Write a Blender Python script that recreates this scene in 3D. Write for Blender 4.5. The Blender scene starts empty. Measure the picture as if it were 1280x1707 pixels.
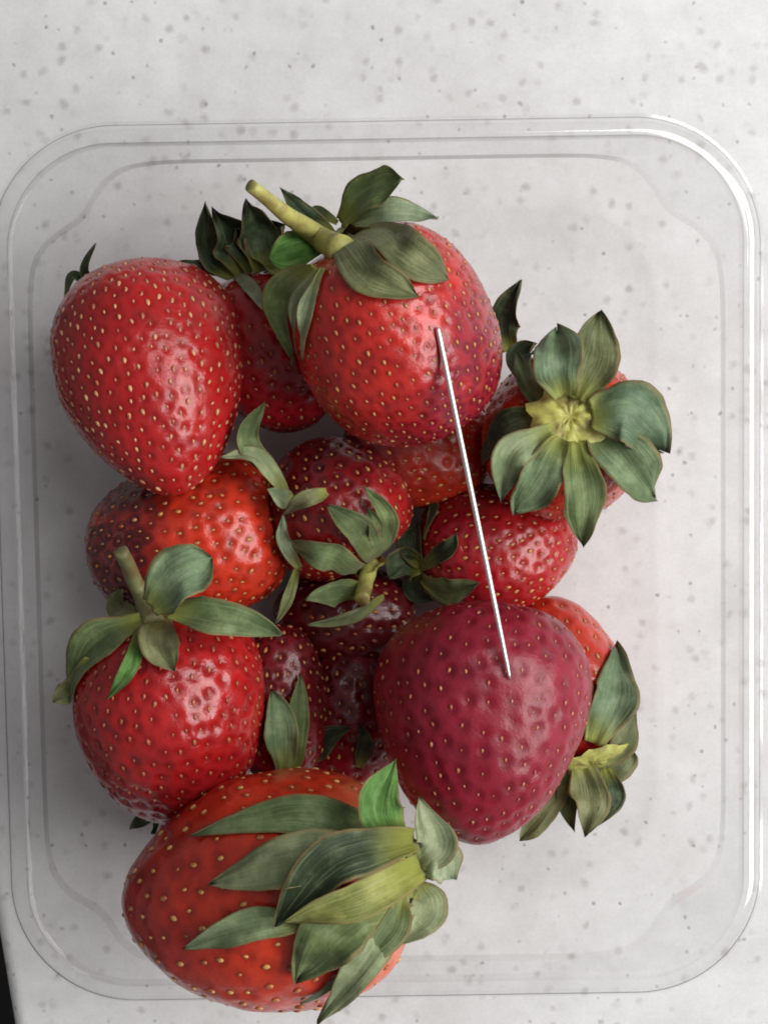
import bpy, math, random
import numpy as np
from mathutils import Vector, Matrix
from mathutils.bvhtree import BVHTree
from mathutils.kdtree import KDTree

random.seed(7)
RNG = np.random.default_rng(11)
SC = bpy.context.scene
COL = SC.collection
MM = 0.001

# ------------------------------------------------------------------ camera
F_PX = 2600.0            # focal length in photograph pixels (1280 wide)
DIST = 0.260             # camera to the centre of the rim plane
RIM_Z = 0.038
PITCH = math.radians(-4.0)
cam_data = bpy.data.cameras.new('camera')
cam = bpy.data.objects.new('camera', cam_data)
COL.objects.link(cam)
cam.rotation_euler = (PITCH, 0, 0)
view_dir = Vector((0, math.sin(PITCH), -math.cos(PITCH)))
cam.location = Vector((0, 0, RIM_Z)) - view_dir * DIST
cam_data.sensor_fit = 'HORIZONTAL'
cam_data.sensor_width = 36.0
cam_data.lens = 36.0 * F_PX / 1280.0
cam_data.clip_start = 0.005
cam_data.clip_end = 20.0
SC.camera = cam
CAM_P = cam.location.copy()
CAM_R = cam.rotation_euler.to_matrix()

# ------------------------------------------------------------------ light
world = bpy.data.worlds.new('World')
SC.world = world
world.use_nodes = True
bg = world.node_tree.nodes['Background']
bg.inputs['Color'].default_value = (0.97, 0.97, 1.0, 1)
bg.inputs['Strength'].default_value = 0.19

def area(name, loc, target, sx, sy, power, color):
    d = bpy.data.lights.new(name, 'AREA')
    d.shape = 'RECTANGLE'; d.size = sx; d.size_y = sy
    d.energy = power; d.color = color
    o = bpy.data.objects.new(name, d)
    COL.objects.link(o)
    o.location = loc
    o.rotation_euler = (Vector(target) - Vector(loc)).to_track_quat('-Z', 'Y').to_euler()
    return o
area('window_light', (0.70, 0.00, 0.62), (0, 0, 0.02), 0.92, 0.50, 11.0, (0.99, 1.0, 0.985))
area('ceiling_light', (0.38, 0.40, 1.05), (0, 0, 0.0), 0.40, 0.40, 2.5, (0.99, 1.0, 1.0))

SC.view_settings.view_transform = 'Standard'
SC.view_settings.look = 'None'
SC.view_settings.exposure = 0.0
SC.view_settings.gamma = 1.0
SC.render.engine = 'CYCLES'
SC.cycles.use_denoising = True
SC.cycles.filter_width = 1.8
SC.cycles.max_bounces = 10
SC.cycles.transparent_max_bounces = 24
SC.cycles.caustics_reflective = False
SC.cycles.caustics_refractive = False

# ------------------------------------------------------------------ helpers
def ray(px, py):
    d = Vector(((px - 640.0) / F_PX, (853.5 - py) / F_PX, -1.0))
    return (CAM_R @ d).normalized()

def at(px, py, z):
    """Point at height z (metres) that the photograph shows at that pixel."""
    d = ray(px, py)
    s = (z - CAM_P.z) / d.z
    return CAM_P + d * s

def srgb(r, g, b):
    f = lambda c: (c / 255 / 12.92) if c <= 10 else (((c / 255) + 0.055) / 1.055) ** 2.4
    return (f(r), f(g), f(b), 1.0)

def mesh_obj(name, verts, faces, mat, parent=None, smooth=True, origin=None):
    me = bpy.data.meshes.new(name)
    v = np.asarray(verts, dtype=np.float64)
    if origin is not None:
        v = v - np.asarray(origin)[None, :]
    me.from_pydata(v.tolist(), [], faces if isinstance(faces, list) else faces.tolist())
    if smooth:
        me.polygons.foreach_set('use_smooth', [True] * len(me.polygons))
    me.materials.append(mat)
    me.update()
    o = bpy.data.objects.new(name, me)
    COL.objects.link(o)
    if parent is not None:
        o.parent = parent
    elif origin is not None:
        o.location = origin
    return o

def empty(name, loc, label, cat, group=None):
    o = bpy.data.objects.new(name, None)
    o.empty_display_size = 0.01
    COL.objects.link(o)
    o.location = loc
    o['label'] = label
    o['category'] = cat
    if group:
        o['group'] = group
    return o

class NT:
    """Small helper for node trees."""
    def __init__(self, name):
        self.m = bpy.data.materials.new(name)
        self.m.use_nodes = True
        self.t = self.m.node_tree
        self.t.nodes.clear()
        self.out = self.t.nodes.new('ShaderNodeOutputMaterial')
    def n(self, typ, **kw):
        nd = self.t.nodes.new(typ)
        for k, v in kw.items():
            setattr(nd, k, v)
        return nd
    def l(self, a, b):
        self.t.links.new(a, b)
    def val(self, nd, key, v):
        if hasattr(v, 'is_output'):
            self.l(v, nd.inputs[key])
        else:
            nd.inputs[key].default_value = v
    def math(self, op, a, b=0.0, c=None, clamp=False):
        nd = self.n('ShaderNodeMath', operation=op, use_clamp=clamp)
        self.val(nd, 0, a); self.val(nd, 1, b)
        if c is not None:
            self.val(nd, 2, c)
        return nd.outputs[0]
    def mix(self, fac, a, b, mode='MIX'):
        nd = self.n('ShaderNodeMix', data_type='RGBA', blend_type=mode)
        nd.clamp_factor = True
        self.val(nd, 0, fac); self.val(nd, 6, a); self.val(nd, 7, b)
        return nd.outputs[2]
    def noise(self, vec, scale, detail=2.0, rough=0.5, dist=0.0):
        nd = self.n('ShaderNodeTexNoise')
        if vec is not None:
            self.l(vec, nd.inputs['Vector'])
        nd.inputs['Scale'].default_value = scale
        nd.inputs['Detail'].default_value = detail
        nd.inputs['Roughness'].default_value = rough
        nd.inputs['Distortion'].default_value = dist
        return nd.outputs['Fac']
    def ramp(self, fac, stops, interp='LINEAR'):
        nd = self.n('ShaderNodeValToRGB')
        cr = nd.color_ramp
        cr.interpolation = interp
        while len(cr.elements) < len(stops):
            cr.elements.new(0.5)
        for e, (p, c) in zip(cr.elements, stops):
            e.position = p
            e.color = c if len(c) == 4 else (*c, 1)
        self.l(fac, nd.inputs[0])
        return nd.outputs[0]
    def smooth(self, x, lo, hi, a=0.0, b=1.0):
        nd = self.n('ShaderNodeMapRange', interpolation_type='SMOOTHSTEP')
        self.val(nd, 0, x)
        nd.inputs[1].default_value = lo; nd.inputs[2].default_value = hi
        nd.inputs[3].default_value = a; nd.inputs[4].default_value = b
        return nd.outputs[0]

def g(v):
    return (v, v, v, 1)

# ------------------------------------------------------------------ materials
def mat_counter():
    k = NT('speckled_laminate')
    tc = k.n('ShaderNodeTexCoord').outputs['Object']
    big = k.noise(tc, 26, 3)
    mid_ = k.noise(tc, 130, 4, 0.65)
    base = k.ramp(k.math('ADD', k.math('MULTIPLY', big, 0.5), k.math('MULTIPLY', mid_, 0.5)), [(0.36, srgb(212, 210, 208)), (0.62, srgb(228, 227, 226))])
    # soft grey blotches
    v1 = k.n('ShaderNodeTexVoronoi'); k.l(tc, v1.inputs['Vector']); v1.inputs['Scale'].default_value = 300
    v1.inputs['Randomness'].default_value = 1.0
    n1 = k.noise(tc, 600, 2)
    d1 = k.math('ADD', v1.outputs['Distance'], k.math('MULTIPLY', k.math('SUBTRACT', n1, 0.5), 0.5))
    sel1 = k.n('ShaderNodeSeparateColor'); k.l(v1.outputs['Color'], sel1.inputs[0])
    dot1 = k.smooth(d1, 0.02, 0.40, 1.0, 0.0)
    dot1 = k.math('MULTIPLY', dot1, k.smooth(sel1.outputs[0], 0.10, 1.0, 0.0, 0.50))
    c = k.mix(dot1, base, srgb(150, 144, 142))
    # small darker flecks
    v2 = k.n('ShaderNodeTexVoronoi'); k.l(tc, v2.inputs['Vector']); v2.inputs['Scale'].default_value = 430
    sel2 = k.n('ShaderNodeSeparateColor'); k.l(v2.outputs['Color'], sel2.inputs[0])
    d2 = k.math('ADD', v2.outputs['Distance'], k.math('MULTIPLY', k.math('SUBTRACT', k.noise(tc, 1100, 1), 0.5), 0.35))
    dot2 = k.smooth(d2, 0.04, 0.24, 1.0, 0.0)
    dot2 = k.math('MULTIPLY', dot2, k.smooth(sel2.outputs[1], 0.60, 1.0, 0.0, 0.58))
    c = k.mix(dot2, c, srgb(98, 92, 92))
    # fine grain
    fine = k.noise(tc, 1500, 2)
    c = k.mix(0.10, c, k.ramp(fine, [(0.35, g(0.45)), (0.65, g(0.95))]), 'MULTIPLY')
    b = k.n('ShaderNodeBsdfPrincipled')
    k.l(c, b.inputs['Base Color'])
    b.inputs['Roughness'].default_value = 0.33
    b.inputs['Specular IOR Level'].default_value = 0.4
    bump = k.n('ShaderNodeBump'); bump.inputs['Strength'].default_value = 0.08; bump.inputs['Distance'].default_value = 0.0004
    k.l(k.noise(tc, 420, 2), bump.inputs['Height']); k.l(bump.outputs[0], b.inputs['Normal'])
    k.l(b.outputs[0], k.out.inputs[0])
    return k.m

def mat_plain(name, col, rough=0.7, nscale=40):
    k = NT(name)
    tc = k.n('ShaderNodeTexCoord').outputs['Object']
    c = k.mix(k.noise(tc, nscale, 3), col, tuple(x * 0.6 for x in col[:3]) + (1,))
    b = k.n('ShaderNodeBsdfPrincipled')
    k.l(c, b.inputs['Base Color']); b.inputs['Roughness'].default_value = rough
    k.l(b.outputs[0], k.out.inputs[0])
    return k.m

def mat_plastic(name, ior, gain, cap, stops):
    k = NT(name)
    tc = k.n('ShaderNodeTexCoord').outputs['Object']
    bump = k.n('ShaderNodeBump'); bump.inputs['Strength'].default_value = 0.35; bump.inputs['Distance'].default_value = 0.0006
    k.l(k.noise(tc, 55, 2), bump.inputs['Height'])
    lw = k.n('ShaderNodeLayerWeight'); lw.inputs['Blend'].default_value = 0.5
    tcol = k.ramp(lw.outputs['Facing'], [(p, g(v)) for p, v in stops])
    tr = k.n('ShaderNodeBsdfTransparent'); k.l(tcol, tr.inputs[0])
    gl = k.n('ShaderNodeBsdfGlossy'); gl.inputs['Roughness'].default_value = 0.06
    gl.inputs['Color'].default_value = (0.95, 0.95, 0.95, 1)
    k.l(bump.outputs[0], gl.inputs['Normal'])
    fr = k.n('ShaderNodeFresnel'); fr.inputs['IOR'].default_value = ior
    k.l(bump.outputs[0], fr.inputs['Normal'])
    fac = k.math('MINIMUM', k.math('MULTIPLY', fr.outputs[0], gain, clamp=True), cap)
    mx = k.n('ShaderNodeMixShader')
    k.l(fac, mx.inputs[0]); k.l(tr.outputs[0], mx.inputs[1]); k.l(gl.outputs[0], mx.inputs[2])
    k.l(mx.outputs[0], k.out.inputs[0])
    return k.m

def mat_steel():
    k = NT('polished_steel')
    tc = k.n('ShaderNodeTexCoord').outputs['Object']
    b = k.n('ShaderNodeBsdfPrincipled')
    k.l(k.mix(k.noise(tc, 90, 1), (0.90, 0.88, 0.86, 1), (0.96, 0.94, 0.93, 1)), b.inputs['Base Color'])
    b.inputs['Metallic'].default_value = 1.0
    b.inputs['Roughness'].default_value = 0.36
    k.l(b.outputs[0], k.out.inputs[0])
    return k.m

def mat_flesh(name, c0, c1, edge=0.45, soft=0.25, pale=0.0, rough=0.31, bloom=0.0, cheek=None, coat=0.42):
    """c0 colour towards the calyx, c1 towards the tip."""
    k = NT(name)
    tc = k.n('ShaderNodeTexCoord').outputs['Object']
    at_ = k.n('ShaderNodeAttribute'); at_.attribute_name = 'axis_t'
    pit = k.n('ShaderNodeAttribute'); pit.attribute_name = 'pit'
    nb = k.noise(tc, 90, 3)
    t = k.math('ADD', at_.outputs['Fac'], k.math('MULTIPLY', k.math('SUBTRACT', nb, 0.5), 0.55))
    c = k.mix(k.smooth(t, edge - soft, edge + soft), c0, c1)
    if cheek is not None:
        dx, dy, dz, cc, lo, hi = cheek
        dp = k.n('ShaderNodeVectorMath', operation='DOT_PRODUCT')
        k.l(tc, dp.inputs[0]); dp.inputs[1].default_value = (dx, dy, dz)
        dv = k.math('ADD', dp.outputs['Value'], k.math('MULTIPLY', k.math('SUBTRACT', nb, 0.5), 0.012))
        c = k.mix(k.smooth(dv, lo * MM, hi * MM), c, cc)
    blot = k.noise(tc, 150, 3, 0.55)
    c = k.mix(k.smooth(blot, 0.46, 0.74, 0.0, 0.6), c, tuple(x * 0.5 for x in c1[:3]) + (1,))
    c = k.mix(k.smooth(blot, 0.44, 0.24, 0.0, 0.45), c, tuple(min(1, x * 1.4 + 0.008) for x in c0[:3]) + (1,))
    # mottling
    nm = k.noise(tc, 330, 4, 0.6)
    c = k.mix(k.smooth(nm, 0.4, 0.8, 0.0, 0.55), c, tuple(x * 0.45 for x in c1[:3]) + (1,))
    # slightly paler ridges between the pits
    ridge = k.smooth(pit.outputs['Fac'], 0.0, 0.35, 1.0, 0.0)
    lighter = tuple(min(1, x * 1.35 + 0.02) for x in c0[:3]) + (1,)
    c = k.mix(k.math('MULTIPLY', ridge, 0.22 + bloom), c, lighter)
    # pits are a deeper red
    c = k.mix(k.smooth(pit.outputs['Fac'], 0.35, 0.95, 0.0, 0.34), c, tuple(x * 0.5 for x in c1[:3]) + (1,))
    if pale > 0:
        sh = k.smooth(t, 0.0, 0.22, pale, 0.0)
        c = k.mix(sh, c, srgb(240, 170, 110))
    b = k.n('ShaderNodeBsdfPrincipled')
    k.l(c, b.inputs['Base Color'])
    b.inputs['Roughness'].default_value = rough
    k.l(k.smooth(nm, 0.3, 0.7, rough - 0.07, rough + 0.12), b.inputs['Roughness'])
    b.inputs['Specular IOR Level'].default_value = 0.34
    b.inputs['Coat Weight'].default_value = coat
    b.inputs['Coat Roughness'].default_value = 0.10
    b.inputs['Subsurface Weight'].default_value = 0.12
    b.inputs['Subsurface Radius'].default_value = (1.0, 0.25, 0.18)
    b.inputs['Subsurface Scale'].default_value = 0.0022
    bump = k.n('ShaderNodeBump'); bump.inputs['Strength'].default_value = 0.5; bump.inputs['Distance'].default_value = 0.0003
    k.l(k.noise(tc, 760, 4, 0.65), bump.inputs['Height']); k.l(bump.outputs[0], b.inputs['Normal']); k.l(bump.outputs[0], b.inputs['Coat Normal'])
    k.l(b.outputs[0], k.out.inputs[0])
    return k.m

def mat_achene():
    k = NT('achene_skin')
    tc = k.n('ShaderNodeTexCoord').outputs['Object']
    n = k.noise(tc, 520, 1)
    oc = k.n('ShaderNodeObjectInfo').outputs['Color']
    c = k.mix(k.smooth(n, 0.36, 0.60), k.mix(0.72, oc, (0.30, 0.02, 0.014, 1)), oc)
    b = k.n('ShaderNodeBsdfPrincipled')
    k.l(c, b.inputs['Base Color']); b.inputs['Roughness'].default_value = 0.32
    b.inputs['Specular IOR Level'].default_value = 0.6
    k.l(b.outputs[0], k.out.inputs[0])
    return k.m

def mat_sepal():
    k = NT('sepal_leaf')
    uv = k.n('ShaderNodeTexCoord').outputs['UV']
    oc = k.n('ShaderNodeTexCoord').outputs['Object']
    oi = k.n('ShaderNodeObjectInfo')
    sep = k.n('ShaderNodeSeparateXYZ'); k.l(uv, sep.inputs[0])
    u, v = sep.outputs[0], sep.outputs[1]
    base = oi.outputs['Color']
    # broad mottling
    n = k.noise(oc, 240, 4, 0.6)
    dark = k.mix(1.0, base, (0.50, 0.55, 0.50, 1), 'MULTIPLY')
    light = k.mix(0.45, base, (0.34, 0.42, 0.26, 1))
    c = k.mix(k.smooth(n, 0.35, 0.7), dark, k.mix(k.smooth(n, 0.5, 0.75, 0, 0.6), base, light))
    # veins: converging streaks along the length, fine net across
    mp = k.n('ShaderNodeCombineXYZ'); 
    k.l(k.math('MULTIPLY', u, 16.0), mp.inputs[0]); k.l(k.math('MULTIPLY', v, 2.0), mp.inputs[1])
    k.l(k.math('MULTIPLY', oi.outputs['Random'], 37.0), mp.inputs[2])
    st = k.noise(mp.outputs[0], 1.0, 3, 0.6, 0.3)
    c = k.mix(k.smooth(st, 0.52, 0.70, 0.0, 0.55), c, k.mix(0.5, base, (0.38, 0.44, 0.24, 1)))
    c = k.mix(k.smooth(st, 0.46, 0.30, 0.0, 0.5), c, dark)
    net = k.noise(oc, 1400, 3, 0.7)
    c = k.mix(k.smooth(net, 0.5, 0.75, 0.0, 0.35), c, dark)
    # yellow-green towards the attachment
    yb = k.math('MULTIPLY', k.smooth(v, 0.0, 0.36, 1.0, 0.0), 0.7)
    c = k.mix(yb, c, srgb(164, 166, 66))
    # dry brown edge
    eu = k.math('ABSOLUTE', k.math('SUBTRACT', u, 0.5))
    edge = k.smooth(k.math('ADD', eu, k.math('MULTIPLY', n, 0.10)), 0.46, 0.55, 0.0, 0.8)
    c = k.mix(edge, c, srgb(138, 116, 72))
    tip = k.smooth(k.math('ADD', v, k.math('MULTIPLY', n, 0.2)), 1.03, 1.16, 0.0, 0.7)
    c = k.mix(tip, c, srgb(62, 50, 40))
    b = k.n('ShaderNodeBsdfPrincipled')
    k.l(c, b.inputs['Base Color']); b.inputs['Roughness'].default_value = 0.55
    b.inputs['Specular IOR Level'].default_value = 0.3
    b.inputs['Sheen Weight'].default_value = 0.15
    bump = k.n('ShaderNodeBump'); bump.inputs['Strength'].default_value = 0.6; bump.inputs['Distance'].default_value = 0.0004
    k.l(k.math('ADD', st, k.math('MULTIPLY', net, 0.4)), bump.inputs['Height']); k.l(bump.outputs[0], b.inputs['Normal'])
    tl = k.n('ShaderNodeBsdfTranslucent'); k.l(k.mix(1.0, c, (0.9, 1.0, 0.45, 1), 'MULTIPLY'), tl.inputs[0])
    mx = k.n('ShaderNodeMixShader'); mx.inputs[0].default_value = 0.22
    k.l(b.outputs[0], mx.inputs[1]); k.l(tl.outputs[0], mx.inputs[2])
    k.l(mx.outputs[0], k.out.inputs[0])
    return k.m

def mat_stem():
    k = NT('stem_skin')
    oc = k.n('ShaderNodeTexCoord').outputs['Object']
    oi = k.n('ShaderNodeObjectInfo')
    n = k.noise(oc, 300, 4, 0.6)
    c = k.mix(k.smooth(n, 0.4, 0.7), oi.outputs['Color'], k.mix(0.75, oi.outputs['Color'], srgb(126, 104, 62)))
    b = k.n('ShaderNodeBsdfPrincipled')
    k.l(c, b.inputs['Base Color']); b.inputs['Roughness'].default_value = 0.5
    b.inputs['Subsurface Weight'].default_value = 0.1; b.inputs['Subsurface Scale'].default_value = 0.001
    bump = k.n('ShaderNodeBump'); bump.inputs['Strength'].default_value = 0.5; bump.inputs['Distance'].default_value = 0.0003
    k.l(n, bump.inputs['Height']); k.l(bump.outputs[0], b.inputs['Normal'])
    k.l(b.outputs[0], k.out.inputs[0])
    return k.m

M_COUNTER = mat_counter()
M_PLASTIC = mat_plastic('clear_plastic', 1.16, 1.0, 0.05, [(0, .994), (.7, .992), (.95, .985), (1, .95)])
M_RIM = mat_plastic('clear_rim_plastic', 1.46, 2.4, 0.15, [(0, .99), (.5, .975), (.66, .86), (.78, .52), (1, .28)])
M_STEEL = mat_steel()
M_ACHENE = mat_achene()
M_SEPAL = mat_sepal()
M_STEM = mat_stem()
M_FLOOR = mat_plain('dark_floor', (0.012, 0.011, 0.011, 1))

# ------------------------------------------------------------------ setting
def build_setting():
    a = at(-1, 1588, 0.0); b = at(19, 1707, 0.0)
    d = (b - a).normalized()                     # along the edge, towards the picture's bottom
    nrm = Vector((-d.y, d.x, 0))                 # to the picture's right
    if nrm.x < 0:
        nrm = -nrm
    # counter: cross-section with a rounded front edge, swept along d
    prof = []
    r = 0.003
    T = 0.030
    prof.append((1.1, -T)); prof.append((0.0, -T))
    for i in range(9):
        t = i / 8 * math.pi / 2
        prof.append((r - r * math.cos(t), -r + r * math.sin(t)))
    prof.append((1.1, 0.0))
    A0 = a - d * 0.7; A1 = a + d * 0.55
    V = []
    for base in (A0, A1):
        for (o, z) in prof:
            p = base + nrm * o
            V.append((p.x, p.y, z))
    n = len(prof)
    Fc = [[i, (i + 1) % n, n + (i + 1) % n, n + i] for i in range(n)]
    Fc += [list(range(n))[::-1], list(range(n, 2 * n))]
    o = mesh_obj('countertop', V, Fc, M_COUNTER, smooth=False)
    o['kind'] = 'structure'; o['label'] = 'pale grey speckled laminate countertop'
    f = mesh_obj('floor', [(-2, -2, -0.88), (2, -2, -0.88), (2, 2, -0.88), (-2, 2, -0.88)], [[0, 1, 2, 3]], M_FLOOR, smooth=False)
    f['kind'] = 'structure'; f['label'] = 'dark floor below the edge of the countertop'
build_setting()

# ------------------------------------------------------------------ punnet
PUN_C = at(634, 948, RIM_Z)
PUN_HX, PUN_HY, PUN_R = 0.0640, 0.0742, 0.021
PUN_ROT = math.radians(0.9)

def rounded_ring(inset, R, bump, nside=40, ncorn=36):
    """Points of a rounded rectangle pulled in by inset, corner radius R; bump pulls the corners in further."""
    hx, hy = PUN_HX - inset, PUN_HY - inset
    out = []
    corners = [(1, 1, 0), (-1, 1, 90), (-1, -1, 180), (1, -1, 270)]
    for ci, (sx, sy, a0) in enumerate(corners):
        cx, cy = sx * (hx - R), sy * (hy - R)
        pts = []
        for i in range(ncorn + 1):
            al = math.radians(a0 + 90 * i / ncorn)
            pts.append((cx + R * math.cos(al), cy + R * math.sin(al), math.cos(al), math.sin(al), R * math.radians(90 * i / ncorn - 45)))
        nx_, ny_, na0 = corners[(ci + 1) % 4]
        ex, ey = nx_ * (hx - R), ny_ * (hy - R)
        al = math.radians(a0 + 90)
        p0 = (cx + R * math.cos(al), cy + R * math.sin(al))
        p1 = (ex + R * math.cos(al), ey + R * math.sin(al))
        Ls = math.hypot(p1[0] - p0[0], p1[1] - p0[1])
        for i in range(1, nside):
            q = i / nside
            pts.append((p0[0] + (p1[0] - p0[0]) * q, p0[1] + (p1[1] - p0[1]) * q, math.cos(al), math.sin(al), min(q, 1 - q) * Ls + R * math.pi / 4))
        for (x, y, nx, ny, s) in pts:
            b = 1.25 * bump * math.exp(-(s / 0.0098) ** 2)
            out.append((x - nx * b, y - ny * b))
    return out

def sweep_rings(strips, cap=False):
    """Each strip is smooth in itself; the folds between strips stay sharp."""
    V, Fc = [], []
    cr, sr = math.cos(PUN_ROT), math.sin(PUN_ROT)
    m = 0
    for profile in strips:
        b0 = len(V)
        for k, (ins, z, rad, bump) in enumerate(profile):
            ring = rounded_ring(ins * MM, rad * MM, bump * MM)
            m = len(ring)
            for (x, y) in ring:
                V.append((PUN_C.x + x * cr - y * sr, PUN_C.y + x * sr + y * cr, z * MM))
            if k:
                a, b = b0 + (k - 1) * m, b0 + k * m
                for i in range(m):
                    j = (i + 1) % m
                    Fc.append([a + i, a + j, b + j, b + i])
    if cap:
        last = len(V) - m
        V.append((PUN_C.x, PUN_C.y, strips[-1][-1][1] * MM))
        for i in range(m):
            Fc.append([last + i, last + (i + 1) % m, len(V) - 1])
    return V, Fc

def build_punnet():
    root = empty('plastic_punnet', (PUN_C.x, PUN_C.y, 0.0005),
                 'clear rounded plastic punnet holding the strawberries on the speckled countertop', 'punnet')
    rz = RIM_Z / MM
    lip = [(-0.75, rz - 3.3, 21.6, 0), (-0.1, rz - 3.2, 21.1, 0)]
    roll = []
    for i in range(16):
        a = math.radians(84 - 84 * i / 15)
        ins = 2.7 - 2.8 * math.sin(a)
        roll.append((ins, rz - 3.0 + 3.0 * math.cos(a), 21 - ins, 0))
    roll.append((3.25, rz, 17.8, 0))
    edge = [(3.25, rz, 17.8, 0), (3.3, rz - 1.3, 17.6, 0), (3.55, rz - 2.6, 17.5, 0)]
    ledge = [(3.55, rz - 2.6, 17.5, 0), (4.3, rz - 2.75, 17.8, 1.0), (5.0, rz - 2.85, 18, 2.6), (5.7, rz - 2.95, 18, 4.2)]
    step = [(5.7, rz - 2.95, 18, 4.2), (5.8, rz - 4.0, 18, 4.3), (5.95, rz - 5.4, 18.2, 4.3)]
    V, Fc = sweep_rings([lip, roll, edge, ledge, step])
    mesh_obj('rim', V, Fc, M_RIM, root, origin=root.location)
    wall = [(5.95, rz - 5.4, 18.2, 4.3), (6.5, rz - 11, 18.6, 4.0), (7.2, rz - 17, 18.8, 3.2), (7.9, rz - 23, 18.8, 2.2), (8.6, rz - 29, 18.8, 1.2), (9.2, 3.6, 18.6, 0.4),
            (9.6, 2.2, 18.4, 0.1), (10.2, 1.25, 18, 0), (11.0, 0.85, 17.6, 0), (12.2, 0.7, 17, 0)]
    base = [(12.2, 0.7, 17, 0), (26, 0.7, 12, 0), (40, 0.7, 8, 0)]
    V, Fc = sweep_rings([wall, base], cap=True)
    mesh_obj('tray', V, Fc, M_PLASTIC, root, origin=root.location)
build_punnet()

# ------------------------------------------------------------------ strawberries
FLOOR_Z = 1.3
BERRIES = []

def smooth_noise3(p, scale, seed):
    """Cheap smooth noise: sum of a few random sine waves. p: (n,3) in metres."""
    r = np.random.default_rng(seed)
    out = np.zeros(len(p))
    for _ in range(7):
        k = r.normal(size=3); k /= np.linalg.norm(k)
        out += np.sin(p @ k * scale * r.uniform(0.7, 1.5) + r.uniform(0, 6.28)) / 7
    return out

def berry_frame(spec):
    C = np.array(at(*spec['c'])); T = np.array(at(*spec['t']))
    ax = T - C; L = np.linalg.norm(ax); ax /= L
    up = np.array([0, 0, 1.0])
    if abs(ax @ up) > 0.92:
        up = np.array([0, 1.0, 0])
    e1 = np.cross(ax, up); e1 /= np.linalg.norm(e1)
    e2 = np.cross(ax, e1)
    return C, T, ax, L, e1, e2

def berry_surface(spec, th, ph):
    """th 0 at the calyx, pi at the tip; returns points."""
    C, T, ax, L, e1, e2 = berry_frame(spec)
    R = spec['r'] * MM
    k = spec.get('k', 0.22); q = spec.get('q', 0.92); fl = spec.get('flat', 1.0)
    ct, st = np.cos(th), np.sin(th)
    nt = np.linspace(0, np.pi, 200)
    nrm = np.max(np.sin(nt) ** q * (1 + k * np.cos(nt)))
    rr = R * (np.maximum(st, 0) ** q) * (1 + k * ct) / nrm
    # shoulder dent at the calyx
    x = L * (1 - ct) / 2 + 0.10 * R * np.exp(-(th / 0.42) ** 2)
    P = C[None, :] + ax[None, :] * x[:, None] + e1[None, :] * (rr * np.cos(ph))[:, None] + e2[None, :] * (rr * np.sin(ph) * fl)[:, None]
    mid = (C + T) / 2
    N = P - mid[None, :]
    N /= np.linalg.norm(N, axis=1)[:, None]
    s = spec['seed']
    lump = smooth_noise3(P - mid, 190, s) * spec.get('lump', 0.08) * R + smooth_noise3(P - mid, 420, s + 50) * 0.018 * R
    w = np.clip(st * 1.6, 0, 1)
    P = P + N * (lump * w)[:, None]
    for (gx, gy, gz, depth, wid) in spec.get('grooves', []):
        # a crease running along the axis on the side towards (gx,gy,gz)
        gd = np.array([gx, gy, gz], float); gd -= ax * (gd @ ax); gd /= np.linalg.norm(gd)
        gp = math.atan2(gd @ e2, gd @ e1)
        dph = np.angle(np.exp(1j * (ph - gp)))
        P = P - N * (depth * MM * np.exp(-(dph / wid) ** 2) * w)[:, None]
    return P

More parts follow.
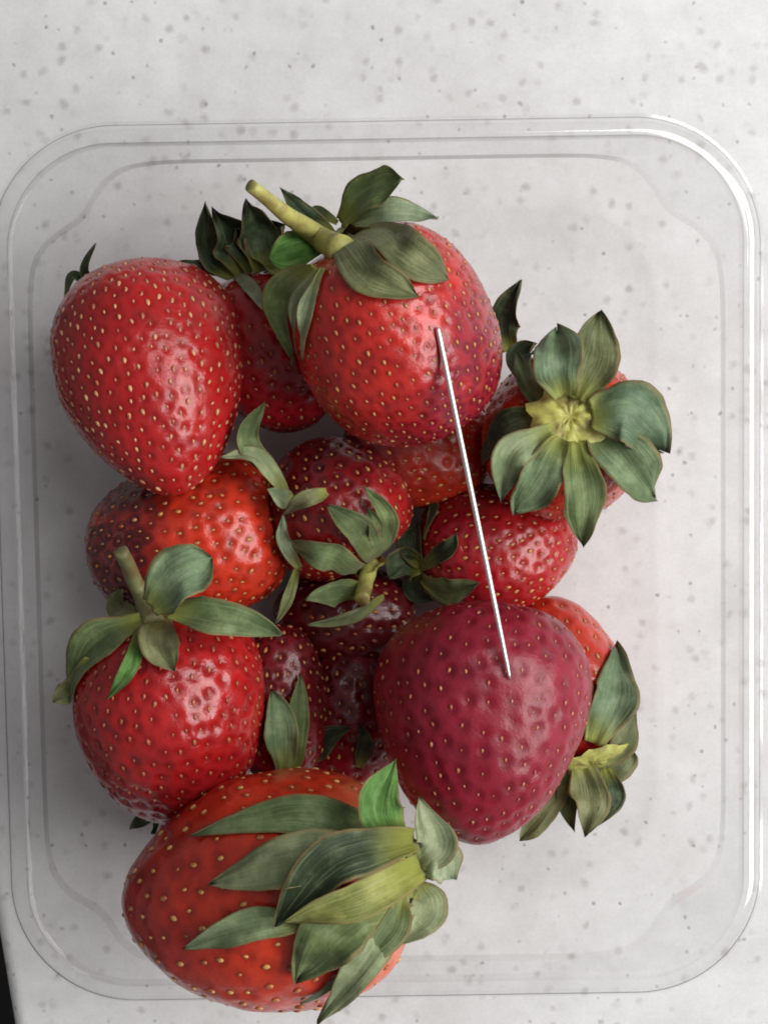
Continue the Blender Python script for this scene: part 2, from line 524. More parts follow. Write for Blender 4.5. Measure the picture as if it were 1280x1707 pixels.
def build_berry(spec):
    C, T, ax, L, e1, e2 = berry_frame(spec)
    mid = (C + T) / 2
    nth, nph = spec.get('res', (130, 200))
    th = np.linspace(0, np.pi, nth)
    ph = np.linspace(0, 2 * np.pi, nph, endpoint=False)
    TH, PH = np.meshgrid(th[1:-1], ph, indexing='ij')
    thf = np.concatenate([[0.0], TH.ravel(), [np.pi]]); phf = np.concatenate([[0.0], PH.ravel(), [0.0]])
    P = berry_surface(spec, thf, phf)
    nr = nth - 2
    faces = []
    idx = 1 + np.arange(nr * nph).reshape(nr, nph)
    a = idx[:-1, :]; b = np.roll(a, -1, axis=1); c_ = idx[1:, :]; d_ = np.roll(c_, -1, axis=1)
    quads = np.stack([a, c_, d_, b], axis=-1).reshape(-1, 4).tolist()
    quads += [[0, int(idx[0, j]), int(idx[0, (j + 1) % nph])] for j in range(nph)]
    lastv = len(P) - 1
    quads += [[lastv, int(idx[-1, (j + 1) % nph]), int(idx[-1, j])] for j in range(nph)]
    # vertex normals
    G = P[1:-1].reshape(nr, nph, 3)
    dp = np.roll(G, -1, axis=1) - np.roll(G, 1, axis=1)
    dt = np.gradient(G, axis=0)
    Nn = np.cross(dt, dp); Nn /= (np.linalg.norm(Nn, axis=2, keepdims=True) + 1e-12)
    if np.mean(np.sum(Nn.reshape(-1, 3) * (P[1:-1] - mid), axis=1)) < 0:
        Nn = -Nn
        quads = [f[::-1] for f in quads]
    N = np.concatenate([[-ax], Nn.reshape(-1, 3), [ax]])
    # achenes: equal-area golden spiral with jitter
    R = spec['r'] * MM
    sp = spec['sp'] * MM
    ring_r = np.linalg.norm(G - (C + np.outer(np.sum((G.mean(axis=1) - C) * ax, axis=1), ax))[:, None, :], axis=2).mean(axis=1)
    seg = np.linalg.norm(np.diff(G.mean(axis=1), axis=0), axis=1)
    dl = np.sqrt(np.diff(ring_r) ** 2 + np.sum(np.diff(G.mean(axis=1), axis=0) ** 2, axis=1))
    dA = 2 * np.pi * 0.5 * (ring_r[1:] + ring_r[:-1]) * dl
    cum = np.concatenate([[0], np.cumsum(dA)])
    rr = np.random.default_rng(spec['seed'] + 5)
    nc = int(cum[-1] / (sp * sp)) * 16
    cth = np.interp(rr.uniform(0, cum[-1], nc), cum, th[1:-1]); cph = rr.uniform(0, 2 * np.pi, nc)
    ok = (cth > 0.30) & (cth < 3.08)
    cth, cph = cth[ok], cph[ok]
    CP = berry_surface(spec, cth, cph)
    alive = np.ones(len(CP), bool); chosen = []
    for i in range(len(CP)):
        if alive[i]:
            chosen.append(i)
            alive[np.sum((CP - CP[i]) ** 2, axis=1) < (rr.uniform(0.68, 0.88) * sp) ** 2] = False
    sth, sph = cth[chosen], cph[chosen]
    SP = berry_surface(spec, sth, sph)
    kd = KDTree(len(SP))
    for i, p in enumerate(SP):
        kd.insert(p, i)
    kd.balance()
    near = [kd.find(p) for p in P]
    dist = np.array([q[2] for q in near])
    pvar = rr.uniform(0.35, 1.15, len(SP))
    pamp = pvar[np.array([q[1] for q in near])]
    psz = spec.get('pit_w', 0.34) * sp
    pitv = np.exp(-(dist / psz) ** 2)
    depth = spec.get('pit', 0.15) * sp
    Pd = P + N * (depth * (0.3 - pitv * pamp))[:, None]
    loc = Vector((mid[0], mid[1], Pd[:, 2].min()))
    root = empty('strawberry', loc, spec['label'], 'strawberry', 'strawberries in the punnet')
    flesh = mat_flesh('strawberry_skin', *spec['col'], **spec.get('mat', {}))
    body = mesh_obj('fruit_body', Pd, quads, flesh, root, origin=loc)
    me = body.data
    at1 = me.attributes.new('axis_t', 'FLOAT', 'POINT')
    at1.data.foreach_set('value', (((P - C) @ ax) / L).astype(np.float32))
    at2 = me.attributes.new('pit', 'FLOAT', 'POINT')
    at2.data.foreach_set('value', pitv.astype(np.float32))
    # achenes mesh: small pointed ovals lying in the pits
    nsd = len(SP)
    SV, SF = [], []
    eps = 0.02
    Pa = berry_surface(spec, np.clip(sth + eps, 0, np.pi), sph)
    Pb = berry_surface(spec, sth, sph + eps)
    for i in range(nsd):
        ta = Pa[i] - SP[i]; ta /= np.linalg.norm(ta)
        tb = Pb[i] - SP[i]
        nn = np.cross(ta, tb); nn /= (np.linalg.norm(nn) + 1e-12)
        if nn @ (SP[i] - mid) < 0:
            nn = -nn
        rot = rr.normal(0, 0.22)
        tb = np.cross(nn, ta)
        u = ta * math.cos(rot) + tb * math.sin(rot); w = np.cross(nn, u)
        sz = spec.get('seed_sz', 1.0) * rr.uniform(0.5, 1.0) * MM
        ctr = SP[i] + nn * (depth * (0.3 - pvar[i]) + 0.10 * sz)
        ln, wd, hg = 0.68 * sz, 0.40 * sz, 0.30 * sz
        b0 = len(SV)
        for (fx, fr) in ((-0.55, 0.85), (0.05, 1.0), (0.6, 0.6)):
            for j in range(6):
                al = j / 6 * 2 * math.pi
                SV.append(ctr + u * (fx * ln) + w * (math.cos(al) * wd * fr) + nn * (math.sin(al) * hg * fr))
        SV.append(ctr - u * ln * 0.95); SV.append(ctr + u * ln * 1.05)
        for r_ in range(2):
            for j in range(6):
                j2 = (j + 1) % 6
                SF.append([b0 + r_ * 6 + j, b0 + r_ * 6 + j2, b0 + (r_ + 1) * 6 + j2, b0 + (r_ + 1) * 6 + j])
        for j in range(6):
            j2 = (j + 1) % 6
            SF.append([b0 + 18, b0 + j2, b0 + j]); SF.append([b0 + 19, b0 + 12 + j, b0 + 12 + j2])
    so = mesh_obj('achenes', np.array(SV), SF, M_ACHENE, body, origin=loc)
    so['kind'] = 'stuff'
    so.color = spec.get('seed_col', (0.50, 0.21, 0.065, 1))
    bvh = BVHTree.FromPolygons([tuple(p) for p in P], quads, all_triangles=False)
    spec['bvh'] = bvh; spec['root'] = root; spec['loc'] = loc; spec['mid'] = mid
    # sphere samples for the contact report
    sph_s = []
    for f in (0.2, 0.35, 0.5, 0.65, 0.8):
        thv = math.acos(1 - 2 * f)
        k = spec.get('k', 0.22)
        r_ = R * math.sin(thv) ** spec.get('q', .92) * (1 + k * math.cos(thv)) / (1 + k * 0.25)
        sph_s.append((C + ax * L * f, r_ * 0.96))
    spec['spheres'] = sph_s
    BERRIES.append(spec)
    return root

def surf_point(spec, px, py, lift):
    """Where the ray through the pixel meets the berry, lifted off it; beside the berry, the ray's point nearest to it."""
    d = ray(px, py)
    hit, nrm, _, _ = spec['bvh'].ray_cast(CAM_P, d)
    if hit is not None:
        p = hit + nrm * (lift * MM)
        return CAM_P + d * ((p - CAM_P).dot(d)), nrm
    best = None
    for s in np.linspace(0.16, 0.30, 57):
        p = CAM_P + d * float(s)
        q, nq, _, ds = spec['bvh'].find_nearest(p)
        if best is None or ds < best[0]:
            best = (ds, p, (p - Vector(spec['mid'])).normalized())
    return best[1] - d * (lift * MM), best[2]

GREEN = (0.21, 0.27, 0.1, 1)
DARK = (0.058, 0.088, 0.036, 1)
PALE = (0.41, 0.47, 0.27, 1)
OLIVE = (0.27, 0.275, 0.12, 1)
YELL = (0.46, 0.43, 0.12, 1)
BRIGHT = (0.13, 0.29, 0.05, 1)
BLUE = (0.26, 0.35, 0.19, 1)

def catmull(pts, n):
    pts = [np.array(p, float) for p in pts]
    P = [2 * pts[0] - pts[1]] + pts + [2 * pts[-1] - pts[-2]]
    out = []
    segs = len(pts) - 1
    for i in range(n):
        x = i / (n - 1) * segs
        s = min(int(x), segs - 1); t = x - s
        p0, p1, p2, p3 = P[s], P[s + 1], P[s + 2], P[s + 3]
        out.append(0.5 * ((2 * p1) + (-p0 + p2) * t + (2 * p0 - 5 * p1 + 4 * p2 - p3) * t ** 2 + (-p0 + 3 * p1 - 3 * p2 + p3) * t ** 3))
    return np.array(out)

def sepal(spec, path, w, col=GREEN, lift=None, blunt=0.0, cup=0.25, roll=0.0, twist=0.0, base=0.42, face=0.7, z=None):
    """path: pixels from attachment to tip. w: full width in photograph pixels. lift: mm off the fruit per point."""
    npt = len(path)
    if lift is None:
        lift = [0.5 + 0.8 * i / (npt - 1) for i in range(npt)]
    elif not isinstance(lift, (list, tuple)):
        lift = [0.4 + (lift - 0.4) * i / (npt - 1) for i in range(npt)]
    pts, nrms = [], []
    for i, ((px, py), lf) in enumerate(zip(path, lift)):
        p, nq = surf_point(spec, px, py, lf + 0.3)
        if z is not None and z[i] is not None:
            p = at(px, py, z[i] * MM)
        pts.append(p); nrms.append(nq)
    n, m = 26, 13
    cl = catmull(pts, n)
    nr = catmull(nrms, n)
    tg = np.gradient(cl, axis=0)
    tg /= np.linalg.norm(tg, axis=1)[:, None] + 1e-12
    seed = int(abs(path[0][0] * 13 + path[-1][1] * 7)) + spec['seed']
    rs = np.random.default_rng(seed)
    wav = rs.uniform(0, 6.28, 6)
    depth = (cl.mean(axis=0) - np.array(CAM_P)) @ np.array(view_dir)
    W = w * depth / F_PX / 2
    V, UV = [], []
    top, bot = [], []
    for i in range(n):
        s = i / (n - 1)
        camn = np.array(CAM_P) - cl[i]; camn /= np.linalg.norm(camn)
        nn = nr[i] / (np.linalg.norm(nr[i]) + 1e-9) * (1 - face) + camn * face
        nn -= tg[i] * (nn @ tg[i]); nn /= np.linalg.norm(nn) + 1e-12
        a = np.cross(tg[i], nn); a /= np.linalg.norm(a) + 1e-12
        ang = math.radians(roll + twist * s)
        a, nn = a * math.cos(ang) + nn * math.sin(ang), nn * math.cos(ang) - a * math.sin(ang)
        # width along the leaf
        rise = base + (1 - base) * math.sin(min(1.0, s / 0.5) * math.pi / 2)
        fall = 1.0 if s < 0.42 else max(0.0, 1 - ((s - 0.42) / 0.58) ** (1.7 + 2.6 * blunt))
        ww = W * rise * max(fall, 0.02)
        for j in range(m):
            v = -1 + 2 * j / (m - 1)
            ew = 1 + 0.10 * math.sin(8 * s + wav[0]) * (1 if v > 0 else -1) + 0.035 * math.sin(15 * s + wav[1] + 2 * v) + 0.015 * math.sin(43 * s + wav[4] + 3 * v)
            off = cup * W * (v * v - 0.08) * (0.5 + 0.5 * math.sin(math.pi * min(1, s * 1.1)))
            off += 0.20 * W * math.sin(6 * s + wav[2]) * v * s + 0.14 * W * math.sin(12 * s + wav[3] + 3 * v) * abs(v) + 0.10 * W * math.sin(5 * v + wav[5]) * s
            off -= 0.10 * W * math.exp(-(v / 0.14) ** 2)                 # midrib groove
            off += 0.030 * W * math.cos(v * 13.0)
            p = cl[i] + a * (ww * v * ew) + nn * off
            q, nq, _, _ = spec['bvh'].find_nearest(Vector(p))
            sd = float((p - np.array(q)) @ np.array(nq))
            gap = (0.45 + 0.25 * s) * MM
            if sd < gap and abs(sd) < 6 * MM:
                p = p + np.array(nq) * (gap - sd)
            thick = 0.11 * MM * (1 - 0.6 * abs(v))
            top.append(p + nn * thick); bot.append(p - nn * thick)
            UV.append(((v + 1) / 2, s))
    V = np.array(top + bot)
    N0 = n * m
    Fc = []
    for i in range(n - 1):
        for j in range(m - 1):
            q = i * m + j
            Fc.append([q, q + 1, q + m + 1, q + m])
            Fc.append([N0 + q, N0 + q + m, N0 + q + m + 1, N0 + q + 1])
    loop = [j for j in range(m)] + [i * m + m - 1 for i in range(1, n)] + [(n - 1) * m + j for j in range(m - 2, -1, -1)] + [i * m for i in range(n - 2, 0, -1)]
    for i in range(len(loop)):
        x, y = loop[i], loop[(i + 1) % len(loop)]
        Fc.append([y, x, N0 + x, N0 + y])
    o = mesh_obj('sepal', V, Fc, M_SEPAL, spec['root'], origin=spec['loc'])
    me = o.data
    uvl = me.uv_layers.new(name='UVMap')
    li = np.zeros(len(me.loops), dtype=np.int32); me.loops.foreach_get('vertex_index', li)
    uva = np.array(UV + UV)[li]
    uvl.data.foreach_set('uv', uva.ravel())
    j = rs.uniform(0.88, 1.14)
    o.color = (col[0] * j * rs.uniform(.94, 1.06), col[1] * j, col[2] * j * rs.uniform(.9, 1.1), 1)
    return o

def stem(spec, path, d0, d1, col=OLIVE, name='stem', lift=None):
    """d0 diameter (px) at the fruit, d1 at the free end; path from the fruit outwards; lift in mm."""
    pts = []
    for (px, py), lf in zip(path, lift):
        p, _ = surf_point(spec, px, py, lf)
        pts.append(p)
    n, m = 20, 12
    cl = catmull(pts, n)
    tg = np.gradient(cl, axis=0); tg /= np.linalg.norm(tg, axis=1)[:, None]
    V, Fc = [], []
    rs = np.random.default_rng(int(path[0][0]))
    for i in range(n):
        s = i / (n - 1)
        up = np.array([0.3, 0.2, 1.0])
        a = np.cross(tg[i], up); a /= np.linalg.norm(a); b = np.cross(a, tg[i])
        dep = (cl[i] - np.array(CAM_P)) @ np.array(view_dir)
        d = d1 + (d0 - d1) * (1 - s) ** 1.6
        r = d / 2 * dep / F_PX
        for j in range(m):
            al = j / m * 2 * math.pi
            rr = r * (1 + 0.07 * math.cos(3 * al + 1.0) + 0.05 * math.sin(17 * s + al))
            V.append(cl[i] + a * rr * math.cos(al) + b * rr * math.sin(al))
        if i:
            for j in range(m):
                j2 = (j + 1) % m
                Fc.append([(i - 1) * m + j, (i - 1) * m + j2, i * m + j2, i * m + j])
    V.append(cl[0]); V.append(cl[-1] - tg[-1] * 0.0004)
    e = (n - 1) * m
    for j in range(m):
        j2 = (j + 1) % m
        Fc.append([len(V) - 2, j2, j]); Fc.append([len(V) - 1, e + j, e + j2])
    o = mesh_obj(name, np.array(V), Fc, M_STEM, spec['root'], origin=spec['loc'])
    o.color = col
    return o

def hub(spec, px, py, rpx, col=YELL, lift=0.3):
    """The fleshy disc the sepals grow from."""
    p, nq = surf_point(spec, px, py, lift)
    nn = np.array(nq); p = np.array(p)
    dep = (p - np.array(CAM_P)) @ np.array(view_dir)
    r = rpx * dep / F_PX
    e1 = np.cross(nn, [0.3, 1, 0.2]); e1 /= np.linalg.norm(e1); e2 = np.cross(nn, e1)
    rs = np.random.default_rng(int(px))
    V, Fc = [p + nn * r * 0.06], []
    m = 36
    rings = [(0.16, 0.06), (0.28, 0.15), (0.42, 0.10), (0.6, 0.10), (0.8, 0.06), (1.0, -0.08)]
    for k, (fr, h) in enumerate(rings):
        for j in range(m):
            al = j / m * 2 * math.pi
            q = r * fr * (1 + 0.10 * math.sin(5 * al + 1) * fr + 0.12 * math.sin(11 * al + px) * fr + rs.normal(0, 0.02))
            V.append(p + e1 * q * math.cos(al) + e2 * q * math.sin(al) + nn * r * (h + 0.05 * math.sin(9 * al + k) + rs.normal(0, 0.025)))
        for j in range(m):
            j2 = (j + 1) % m
            if k == 0:
                Fc.append([0, 1 + j, 1 + j2])
            else:
                a = 1 + (k - 1) * m
                Fc.append([a + j, a + m + j, a + m + j2, a + j2])
    o = mesh_obj('calyx_disc', np.array(V), Fc, M_STEM, spec['root'], origin=spec['loc'])
    o.color = col
    return o

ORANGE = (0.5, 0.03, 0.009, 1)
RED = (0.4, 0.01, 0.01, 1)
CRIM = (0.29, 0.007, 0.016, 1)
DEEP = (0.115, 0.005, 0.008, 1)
PINK = (0.245, 0.008, 0.024, 1)

SPECS = {}
def B(key, **kw):
    kw['seed'] = len(SPECS) * 17 + 3
    SPECS[key] = kw
    build_berry(kw)
    return kw

# c / t: calyx and tip as (pixel x, pixel y, height in metres)
# lower layer
C_ = B('C', c=(405, 445, .019), t=(505, 715, .014), r=13.2, sp=2.7, k=.15, col=(RED, CRIM),
       label='shaded strawberry wedged between the two upper left berries with dark upright leaves')
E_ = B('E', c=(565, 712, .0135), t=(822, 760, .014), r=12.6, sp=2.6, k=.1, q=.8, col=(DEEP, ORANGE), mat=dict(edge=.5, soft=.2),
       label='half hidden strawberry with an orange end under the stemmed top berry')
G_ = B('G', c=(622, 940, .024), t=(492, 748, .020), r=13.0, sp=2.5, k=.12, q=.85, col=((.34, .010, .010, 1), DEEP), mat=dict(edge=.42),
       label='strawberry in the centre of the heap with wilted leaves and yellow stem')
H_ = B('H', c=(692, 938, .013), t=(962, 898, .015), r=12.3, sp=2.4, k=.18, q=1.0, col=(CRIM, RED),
       label='crimson strawberry under the middle of the needle with dark leaves on its left')
Q_ = B('Q', c=(700, 1035, .011), t=(455, 1030, .012), r=9.8, sp=2.6, k=.05, q=.8, col=(DEEP, DEEP),  # added berry: plugs the gap against light and is coloured dark like its shade
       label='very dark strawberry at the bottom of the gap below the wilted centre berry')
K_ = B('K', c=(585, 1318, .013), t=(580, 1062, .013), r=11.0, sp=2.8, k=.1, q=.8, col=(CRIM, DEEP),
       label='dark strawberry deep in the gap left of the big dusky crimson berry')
J_ = B('J', c=(466, 1300, .021), t=(470, 1044, .023), r=8.4, sp=2.5, k=.1, q=.8, col=(CRIM, DEEP),  # darker reds paint in the shade this berry sits in
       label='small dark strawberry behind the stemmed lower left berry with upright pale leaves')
O_ = B('O', c=(275, 1345, .012), t=(430, 1420, .012), r=10.0, sp=3.0, k=.1, col=(RED, CRIM),
       label='mostly hidden strawberry whose dark shrivelled leaf pokes out above the bottom berry')
M_ = B('M', c=(985, 1272, .017), t=(888, 1000, .0125), r=12.3, sp=3.2, k=.1, q=.8, col=(RED, ORANGE), mat=dict(edge=.3),
       label='orange strawberry partly behind the big dusky crimson berry with leaves at its right')
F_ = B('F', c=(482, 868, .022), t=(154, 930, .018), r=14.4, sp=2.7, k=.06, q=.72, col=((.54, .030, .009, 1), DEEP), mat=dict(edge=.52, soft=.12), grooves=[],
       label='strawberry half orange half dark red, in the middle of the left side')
# upper layer
D_ = B('D', c=(950, 697, .040), t=(932, 772, .0035), r=14.4, sp=2.6, k=.15, q=.8, col=(ORANGE, CRIM), mat=dict(edge=.5),
       label='strawberry at the right seen from its leafy end, star of green leaves facing up')
A_ = B('A', c=(224, 448, .022), t=(292, 822, .038), r=16.3, sp=2.35, q=1.04, k=.28, col=(RED, RED), mat=dict(edge=.5), seed_sz=1.0, seed_col=(.62, .30, .14, 1),
       label='large bright red leafless looking strawberry at upper left, thickly dotted with pale seeds')
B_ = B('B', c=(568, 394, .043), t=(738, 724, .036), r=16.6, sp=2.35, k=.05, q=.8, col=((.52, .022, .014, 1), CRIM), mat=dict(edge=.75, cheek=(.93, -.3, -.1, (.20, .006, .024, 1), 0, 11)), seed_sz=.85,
       label='large strawberry at the top with a long stem, under the upper needle end')
I_ = B('I', c=(280, 1012, .036), t=(292, 1360, .024), r=16.7, sp=2.9, k=.17, q=.98, col=(RED, CRIM), mat=dict(edge=.7, rough=.26), seed_col=(.45, .13, .05, 1), pit=.17,
       label='glossy red strawberry at lower left with curled leaves and short upright stem')
L_ = B('L', c=(812, 995, .031), t=(792, 1408, .043), r=18.4, sp=3.2, k=.24, q=1.04, col=(PINK, PINK), mat=dict(edge=.5, rough=.38, bloom=.04, coat=.12), seed_sz=.85, seed_col=(.50, .17, .09, 1), pit=.14,
       label='big dusky crimson strawberry without visible leaves under the lower needle end')
N_ = B('N', c=(690, 1458, .044), t=(209, 1506, .035), r=20.2, sp=4.2, k=.22, q=1.08, col=((.58, .040, .012, 1), (.46, .016, .012, 1)), mat=dict(edge=.7, pale=.28), seed_sz=1.35, seed_col=(.64, .34, .11, 1), pit=.09,
       label='strawberry at the bottom with broad folded leaves, overlapping the front rim')

# ------------------------------------------------------------------ sepals and stems
s = A_
sepal(s, [(165, 492), (141, 450), (160, 405)], 18, DARK, z=[20, 24, 26])
sepal(s, [(165, 490), (122, 460), (106, 506)], 17, DARK, z=[20, 23, 22])
s = C_
hub(s, 405, 450, 22, OLIVE)
sepal(s, [(395, 465), (352, 415), (342, 336)], 54, DARK, lift=3)
sepal(s, [(408, 460), (388, 400), (358, 348)], 74, DARK, lift=5)
sepal(s, [(440, 455), (430, 390), (413, 334)], 76, DARK, lift=6)
sepal(s, [(425, 455), (405, 400), (392, 378)], 66, DARK, lift=4)
sepal(s, [(470, 460), (455, 410), (474, 375)], 96, DARK, lift=5)
sepal(s, [(400, 462), (340, 445), (293, 436)], 26, DARK, lift=2)
sepal(s, [(385, 452), (420, 482), (450, 528)], 26, PALE, lift=3.5)
sepal(s, [(345, 468), (375, 508), (398, 548)], 18, DARK, lift=1.5)
s = B_
sepal(s, [(556, 395), (505, 355), (467, 312)], 40, DARK, lift=3)
sepal(s, [(562, 372), (530, 352), (505, 360)], 20, DARK, lift=1)
sepal(s, [(568, 372), (615, 318), (672, 297)], 62, GREEN, lift=[1, 3, 4], blunt=.9)
sepal(s, [(580, 372), (650, 352), (730, 364)], 50, PALE, lift=[1, 2, 1.5], blunt=.3)
sepal(s, [(565, 395), (612, 450), (698, 496)], 72, OLIVE, lift=[1, 1.4, 1.2], blunt=.2)
sepal(s, [(598, 392), (670, 415), (748, 466)], 74, OLIVE, lift=[1.5, 2.2, 2], blunt=.8)
sepal(s, [(555, 405), (500, 418), (448, 432)], 74, BRIGHT, lift=[1, 2, 1], blunt=.6)
sepal(s, [(530, 450), (470, 500), (492, 606)], 62, GREEN, lift=[1, 2, 1], cup=.5)
sepal(s, [(540, 448), (512, 520), (508, 596)], 32, PALE, lift=[1, 2, 1])
sepal(s, [(535, 450), (495, 505), (500, 588)], 26, PALE, lift=[1.5, 3.2, 1.5])
hub(s, 575, 390, 42, OLIVE)
stem(s, [(572, 418), (530, 392), (470, 350), (418, 308)], 52, 22, YELL, lift=[.5, 4, 8, 11])
s = D_
sepal(s, [(905, 690), (842, 712), (806, 778)], 50, DARK, lift=1)
sepal(s, [(880, 640), (868, 590), (895, 572)], 46, DARK, lift=1)
sepal(s, [(848, 585), (838, 535), (868, 466)], 60, DARK, lift=[-6, -5, -3])
sepal(s, [(915, 690), (880, 640), (862, 585)], 34, GREEN, lift=2.5)
sepal(s, [(960, 665), (992, 590), (1000, 518)], 84, OLIVE, z=[43, 43, 42], blunt=.2)
sepal(s, [(940, 660), (930, 600), (928, 548)], 84, BLUE, z=[43, 46, 42], blunt=1.0)
sepal(s, [(985, 700), (1045, 765), (1092, 830)], 88, BLUE, z=[42, 43, 39], blunt=.8)
sepal(s, [(985, 692), (1048, 688), (1104, 752)], 108, BLUE, z=[43, 45, 41], blunt=.7)
sepal(s, [(960, 735), (972, 830), (970, 908)], 72, GREEN, z=[43, 44, 42], blunt=.1)
sepal(s, [(935, 730), (900, 800), (858, 856)], 70, BLUE, z=[43, 43, 40], blunt=.6)
sepal(s, [(920, 715), (855, 755), (836, 835)], 60, PALE, z=[43, 43, 39], blunt=.3, roll=18)
hub(s, 950, 695, 66, (.52, .50, .12, 1), lift=3.2)
s = F_
sepal(s, [(478, 830), (430, 762), (366, 762)], 34, PALE, z=[32, 36, 37])
sepal(s, [(470, 812), (414, 735), (442, 668)], 42, GREEN, z=[32, 36, 37])
sepal(s, [(490, 835), (470, 830), (444, 815)], 34, PALE, z=[32, 34, 35])
s = G_
sepal(s, [(620, 930), (648, 870), (604, 808)], 37, GREEN, lift=[1.8, 3.8, 3.5])
sepal(s, [(620, 930), (595, 880), (545, 842)], 52, GREEN, lift=[1.8, 3.8, 3.5])
sepal(s, [(620, 930), (625, 880), (612, 845)], 27, GREEN, lift=[1.8, 3.3, 3])
sepal(s, [(600, 945), (545, 925), (470, 905)], 52, GREEN, lift=[1.8, 2.8, 2.5])
sepal(s, [(605, 985), (555, 985), (508, 1000)], 49, GREEN, lift=[1.8, 4.8, 4.5])
sepal(s, [(500, 945), (475, 905), (472, 858)], 29, PALE, lift=[1.8, 3.8, 3.5])
sepal(s, [(495, 945), (480, 1000), (458, 1042)], 20, OLIVE, lift=[1.8, 3.8, 3.5])
sepal(s, [(545, 820), (510, 832), (470, 858)], 30, OLIVE, lift=[1.8, 4.8, 4.5])
sepal(s, [(640, 995), (580, 1030), (512, 1042)], 25, OLIVE, lift=[1.8, 4.8, 4.5])
hub(s, 618, 945, 28, YELL, lift=2)
stem(s, [(618, 940), (610, 970), (604, 1000)], 30, 26, YELL, lift=[1, 4, 6])
s = H_
sepal(s, [(705, 945), (688, 905), (702, 866)], 50, DARK, lift=4)
sepal(s, [(705, 945), (745, 915), (762, 888)], 32, DARK, lift=4)
sepal(s, [(705, 960), (750, 985), (800, 972)], 48, GREEN, lift=3)
sepal(s, [(705, 950), (690, 985), (722, 1002)], 40, DARK, lift=3)
sepal(s, [(708, 900), (724, 850), (705, 812)], 20, DARK, lift=2)
sepal(s, [(705, 945), (672, 940), (648, 965)], 60, DARK, lift=3)
s = J_
sepal(s, [(472, 1290), (470, 1210), (452, 1148)], 58, BLUE, lift=[2, 3, 2])
sepal(s, [(485, 1290), (496, 1205), (501, 1122)], 44, GREEN, lift=[1, 2, 1.4])
s = K_
sepal(s, [(515, 1270), (540, 1235), (585, 1212)], 44, DARK, lift=1.5)
sepal(s, [(600, 1280), (608, 1240), (600, 1205)], 30, DARK, lift=1.5)
s = I_
sepal(s, [(245, 1035), (195, 1015), (205, 980)], 40, OLIVE, lift=2)
sepal(s, [(240, 1040), (165, 1075), (118, 1160)], 78, GREEN, lift=[1, 2.5, 1], blunt=.5)
sepal(s, [(150, 1100), (120, 1150), (88, 1172)], 40, OLIVE, lift=[2.5, 2, 2], blunt=.8)
sepal(s, [(232, 1050), (216, 1115), (176, 1168)], 30, BRIGHT, lift=[1, 3, 2])
sepal(s, [(250, 1012), (296, 962), (354, 930)], 92, BLUE, z=[44, 48, 47], blunt=1.0, roll=-12)
sepal(s, [(280, 1018), (370, 1030), (468, 1060)], 66, GREEN, z=[45, 48, 45])
sepal(s, [(265, 1025), (268, 1080), (292, 1120)], 68, OLIVE, lift=[1.5, 2.5, 2])
hub(s, 255, 1035, 30, OLIVE, lift=1)
stem(s, [(256, 1040), (232, 985), (202, 918)], 38, 24, OLIVE, lift=[1, 7, 13])
s = M_
sepal(s, [(990, 1240), (1022, 1160), (1022, 1078)], 76, BLUE, lift=[2, 3, 2], blunt=.3)
sepal(s, [(985, 1270), (1035, 1230), (1052, 1165)], 62, OLIVE, lift=1)
sepal(s, [(980, 1275), (1025, 1270), (1045, 1240)], 70, OLIVE, lift=1.5, blunt=.6)
sepal(s, [(1010, 1280), (1020, 1330), (985, 1385)], 40, DARK, lift=1)
sepal(s, [(965, 1265), (985, 1330), (975, 1396)], 66, OLIVE, lift=3, blunt=.1)
sepal(s, [(955, 1270), (945, 1330), (958, 1388)], 40, GREEN, lift=3.5)
sepal(s, [(960, 1280), (908, 1350), (866, 1402)], 46, OLIVE, lift=[2, 3, 2], blunt=.5)
sepal(s, [(990, 1190), (972, 1115), (955, 1072)], 18, GREEN, lift=2)
hub(s, 988, 1268, 54, (.46, .46, .12, 1), lift=1.6)
s = O_
sepal(s, [(296, 1352), (258, 1350), (222, 1382)], 42, DARK, z=[13, 15, 12])
sepal(s, [(296, 1348), (262, 1338), (240, 1322)], 36, DARK, z=[13, 15, 14])
sepal(s, [(300, 1362), (272, 1372), (252, 1390)], 34, DARK, z=[12, 14, 13])
s = N_
sepal(s, [(655, 1425), (515, 1358), (320, 1396)], 74, GREEN, lift=[1.5, 2.5, 1.2])
sepal(s, [(655, 1440), (500, 1432), (350, 1474)], 90, PALE, lift=[2, 4, 2], blunt=.2)
sepal(s, [(520, 1530), (405, 1548), (305, 1582)], 58, PALE, lift=[1.5, 2, 1.2])
sepal(s, [(668, 1490), (640, 1560), (500, 1668)], 60, GREEN, lift=[1, 1.5, 1])
sepal(s, [(672, 1490), (555, 1550), (494, 1634)], 104, GREEN, lift=[2, 4, 3], blunt=.3)
sepal(s, [(690, 1480), (612, 1600), (528, 1706)], 66, PALE, lift=[2.5, 5, 6])
sepal(s, [(690, 1470), (708, 1520), (650, 1580)], 72, PALE, lift=[2, 2, 1])
sepal(s, [(692, 1402), (562, 1432), (458, 1545)], 84, DARK, z=[58, 66, 64], blunt=.4)  # dark green stands in for the shade under this curled leaf
sepal(s, [(702, 1448), (592, 1502), (470, 1540)], 64, YELL, z=[58, 67, 65], base=.75)
sepal(s, [(655, 1410), (632, 1345), (660, 1266)], 84, BRIGHT, z=[57, 59, 56])
sepal(s, [(690, 1440), (722, 1405), (698, 1328)], 74, PALE, z=[56, 57, 55], roll=14)
sepal(s, [(690, 1440), (728, 1432), (752, 1466)], 74, PALE, z=[56, 57, 53], blunt=.8, roll=10)
hub(s, 664, 1455, 58, YELL, lift=2)

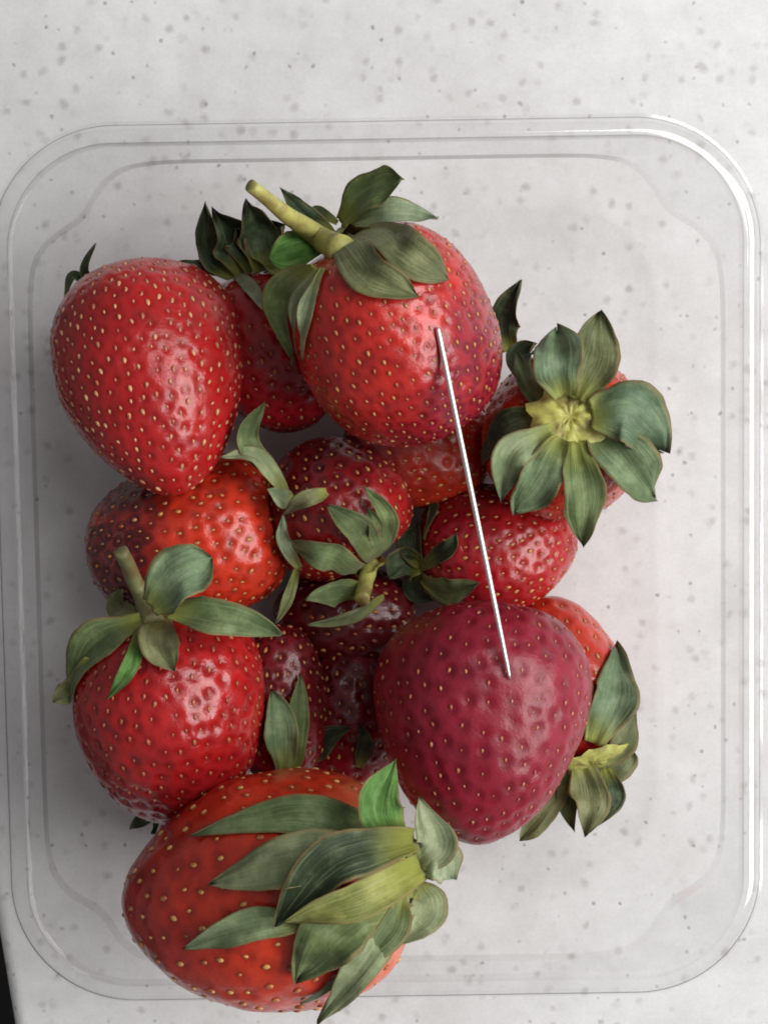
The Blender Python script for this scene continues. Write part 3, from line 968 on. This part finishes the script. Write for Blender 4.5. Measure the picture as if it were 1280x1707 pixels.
# ------------------------------------------------------------------ needle
def build_needle():
    p0, p1 = (729, 545), (850, 1133)
    a = surf_point(B_, *p0, 0.3)[0]; b = surf_point(L_, *p1, 0.3)[0]
    def clear(a, b):
        worst = 1e9
        for i in range(61):
            p = a.lerp(b, i / 60)
            d = (p - CAM_P); ln = d.length; d.normalize()
            for sp_ in (B_, L_, H_, E_):
                h, _, _, ds = sp_['bvh'].ray_cast(CAM_P, d)
                if h is not None:
                    worst = min(worst, ds - ln)
        return worst
    da = ray(*p0); db = ray(*p1)
    for _ in range(40):
        w = clear(a, b)
        if w > 0.00035:
            break
        a = a - da * 0.0003; b = b - db * 0.0002
    ax = (b - a); L = ax.length; ax.normalize()
    e1 = ax.cross(Vector((0, 0, 1))).normalized(); e2 = ax.cross(e1)
    V, Fc = [], []
    m = 14
    prof = [(0, .20), (.004, .40), (.012, .50), (.1, .54), (.5, .53), (.8, .50), (.95, .44), (.985, .34), (1, .14)]
    for k, (t, r) in enumerate(prof):
        for j in range(m):
            al = j / m * 2 * math.pi
            p = a + ax * (L * t) + (e1 * math.cos(al) + e2 * math.sin(al)) * (r * MM * 0.82)
            V.append(tuple(p))
        if k:
            for j in range(m):
                j2 = (j + 1) % m
                Fc.append([(k - 1) * m + j, (k - 1) * m + j2, k * m + j2, k * m + j])
    Fc.append(list(range(m))[::-1]); Fc.append([(len(prof) - 1) * m + j for j in range(m)])
    o = mesh_obj('needle', V, Fc, M_STEEL, origin=a)
    o['label'] = 'thin straight silver needle lying across the strawberries'
    o['category'] = 'needle'
build_needle()

# ------------------------------------------------------------------ contact report (printed only)
keys = list(SPECS)
for i, ka in enumerate(keys):
    for kb in keys[i + 1:]:
        w = 0
        for (pa, ra) in SPECS[ka]['spheres']:
            for (pb, rb) in SPECS[kb]['spheres']:
                w = max(w, ra + rb - np.linalg.norm(pa - pb))
        if w > 0.0015:
            print('overlap', ka, kb, round(w * 1000, 1), 'mm')
for k_ in keys:
    print('lowest', k_, round(SPECS[k_]['loc'].z * 1000, 1))
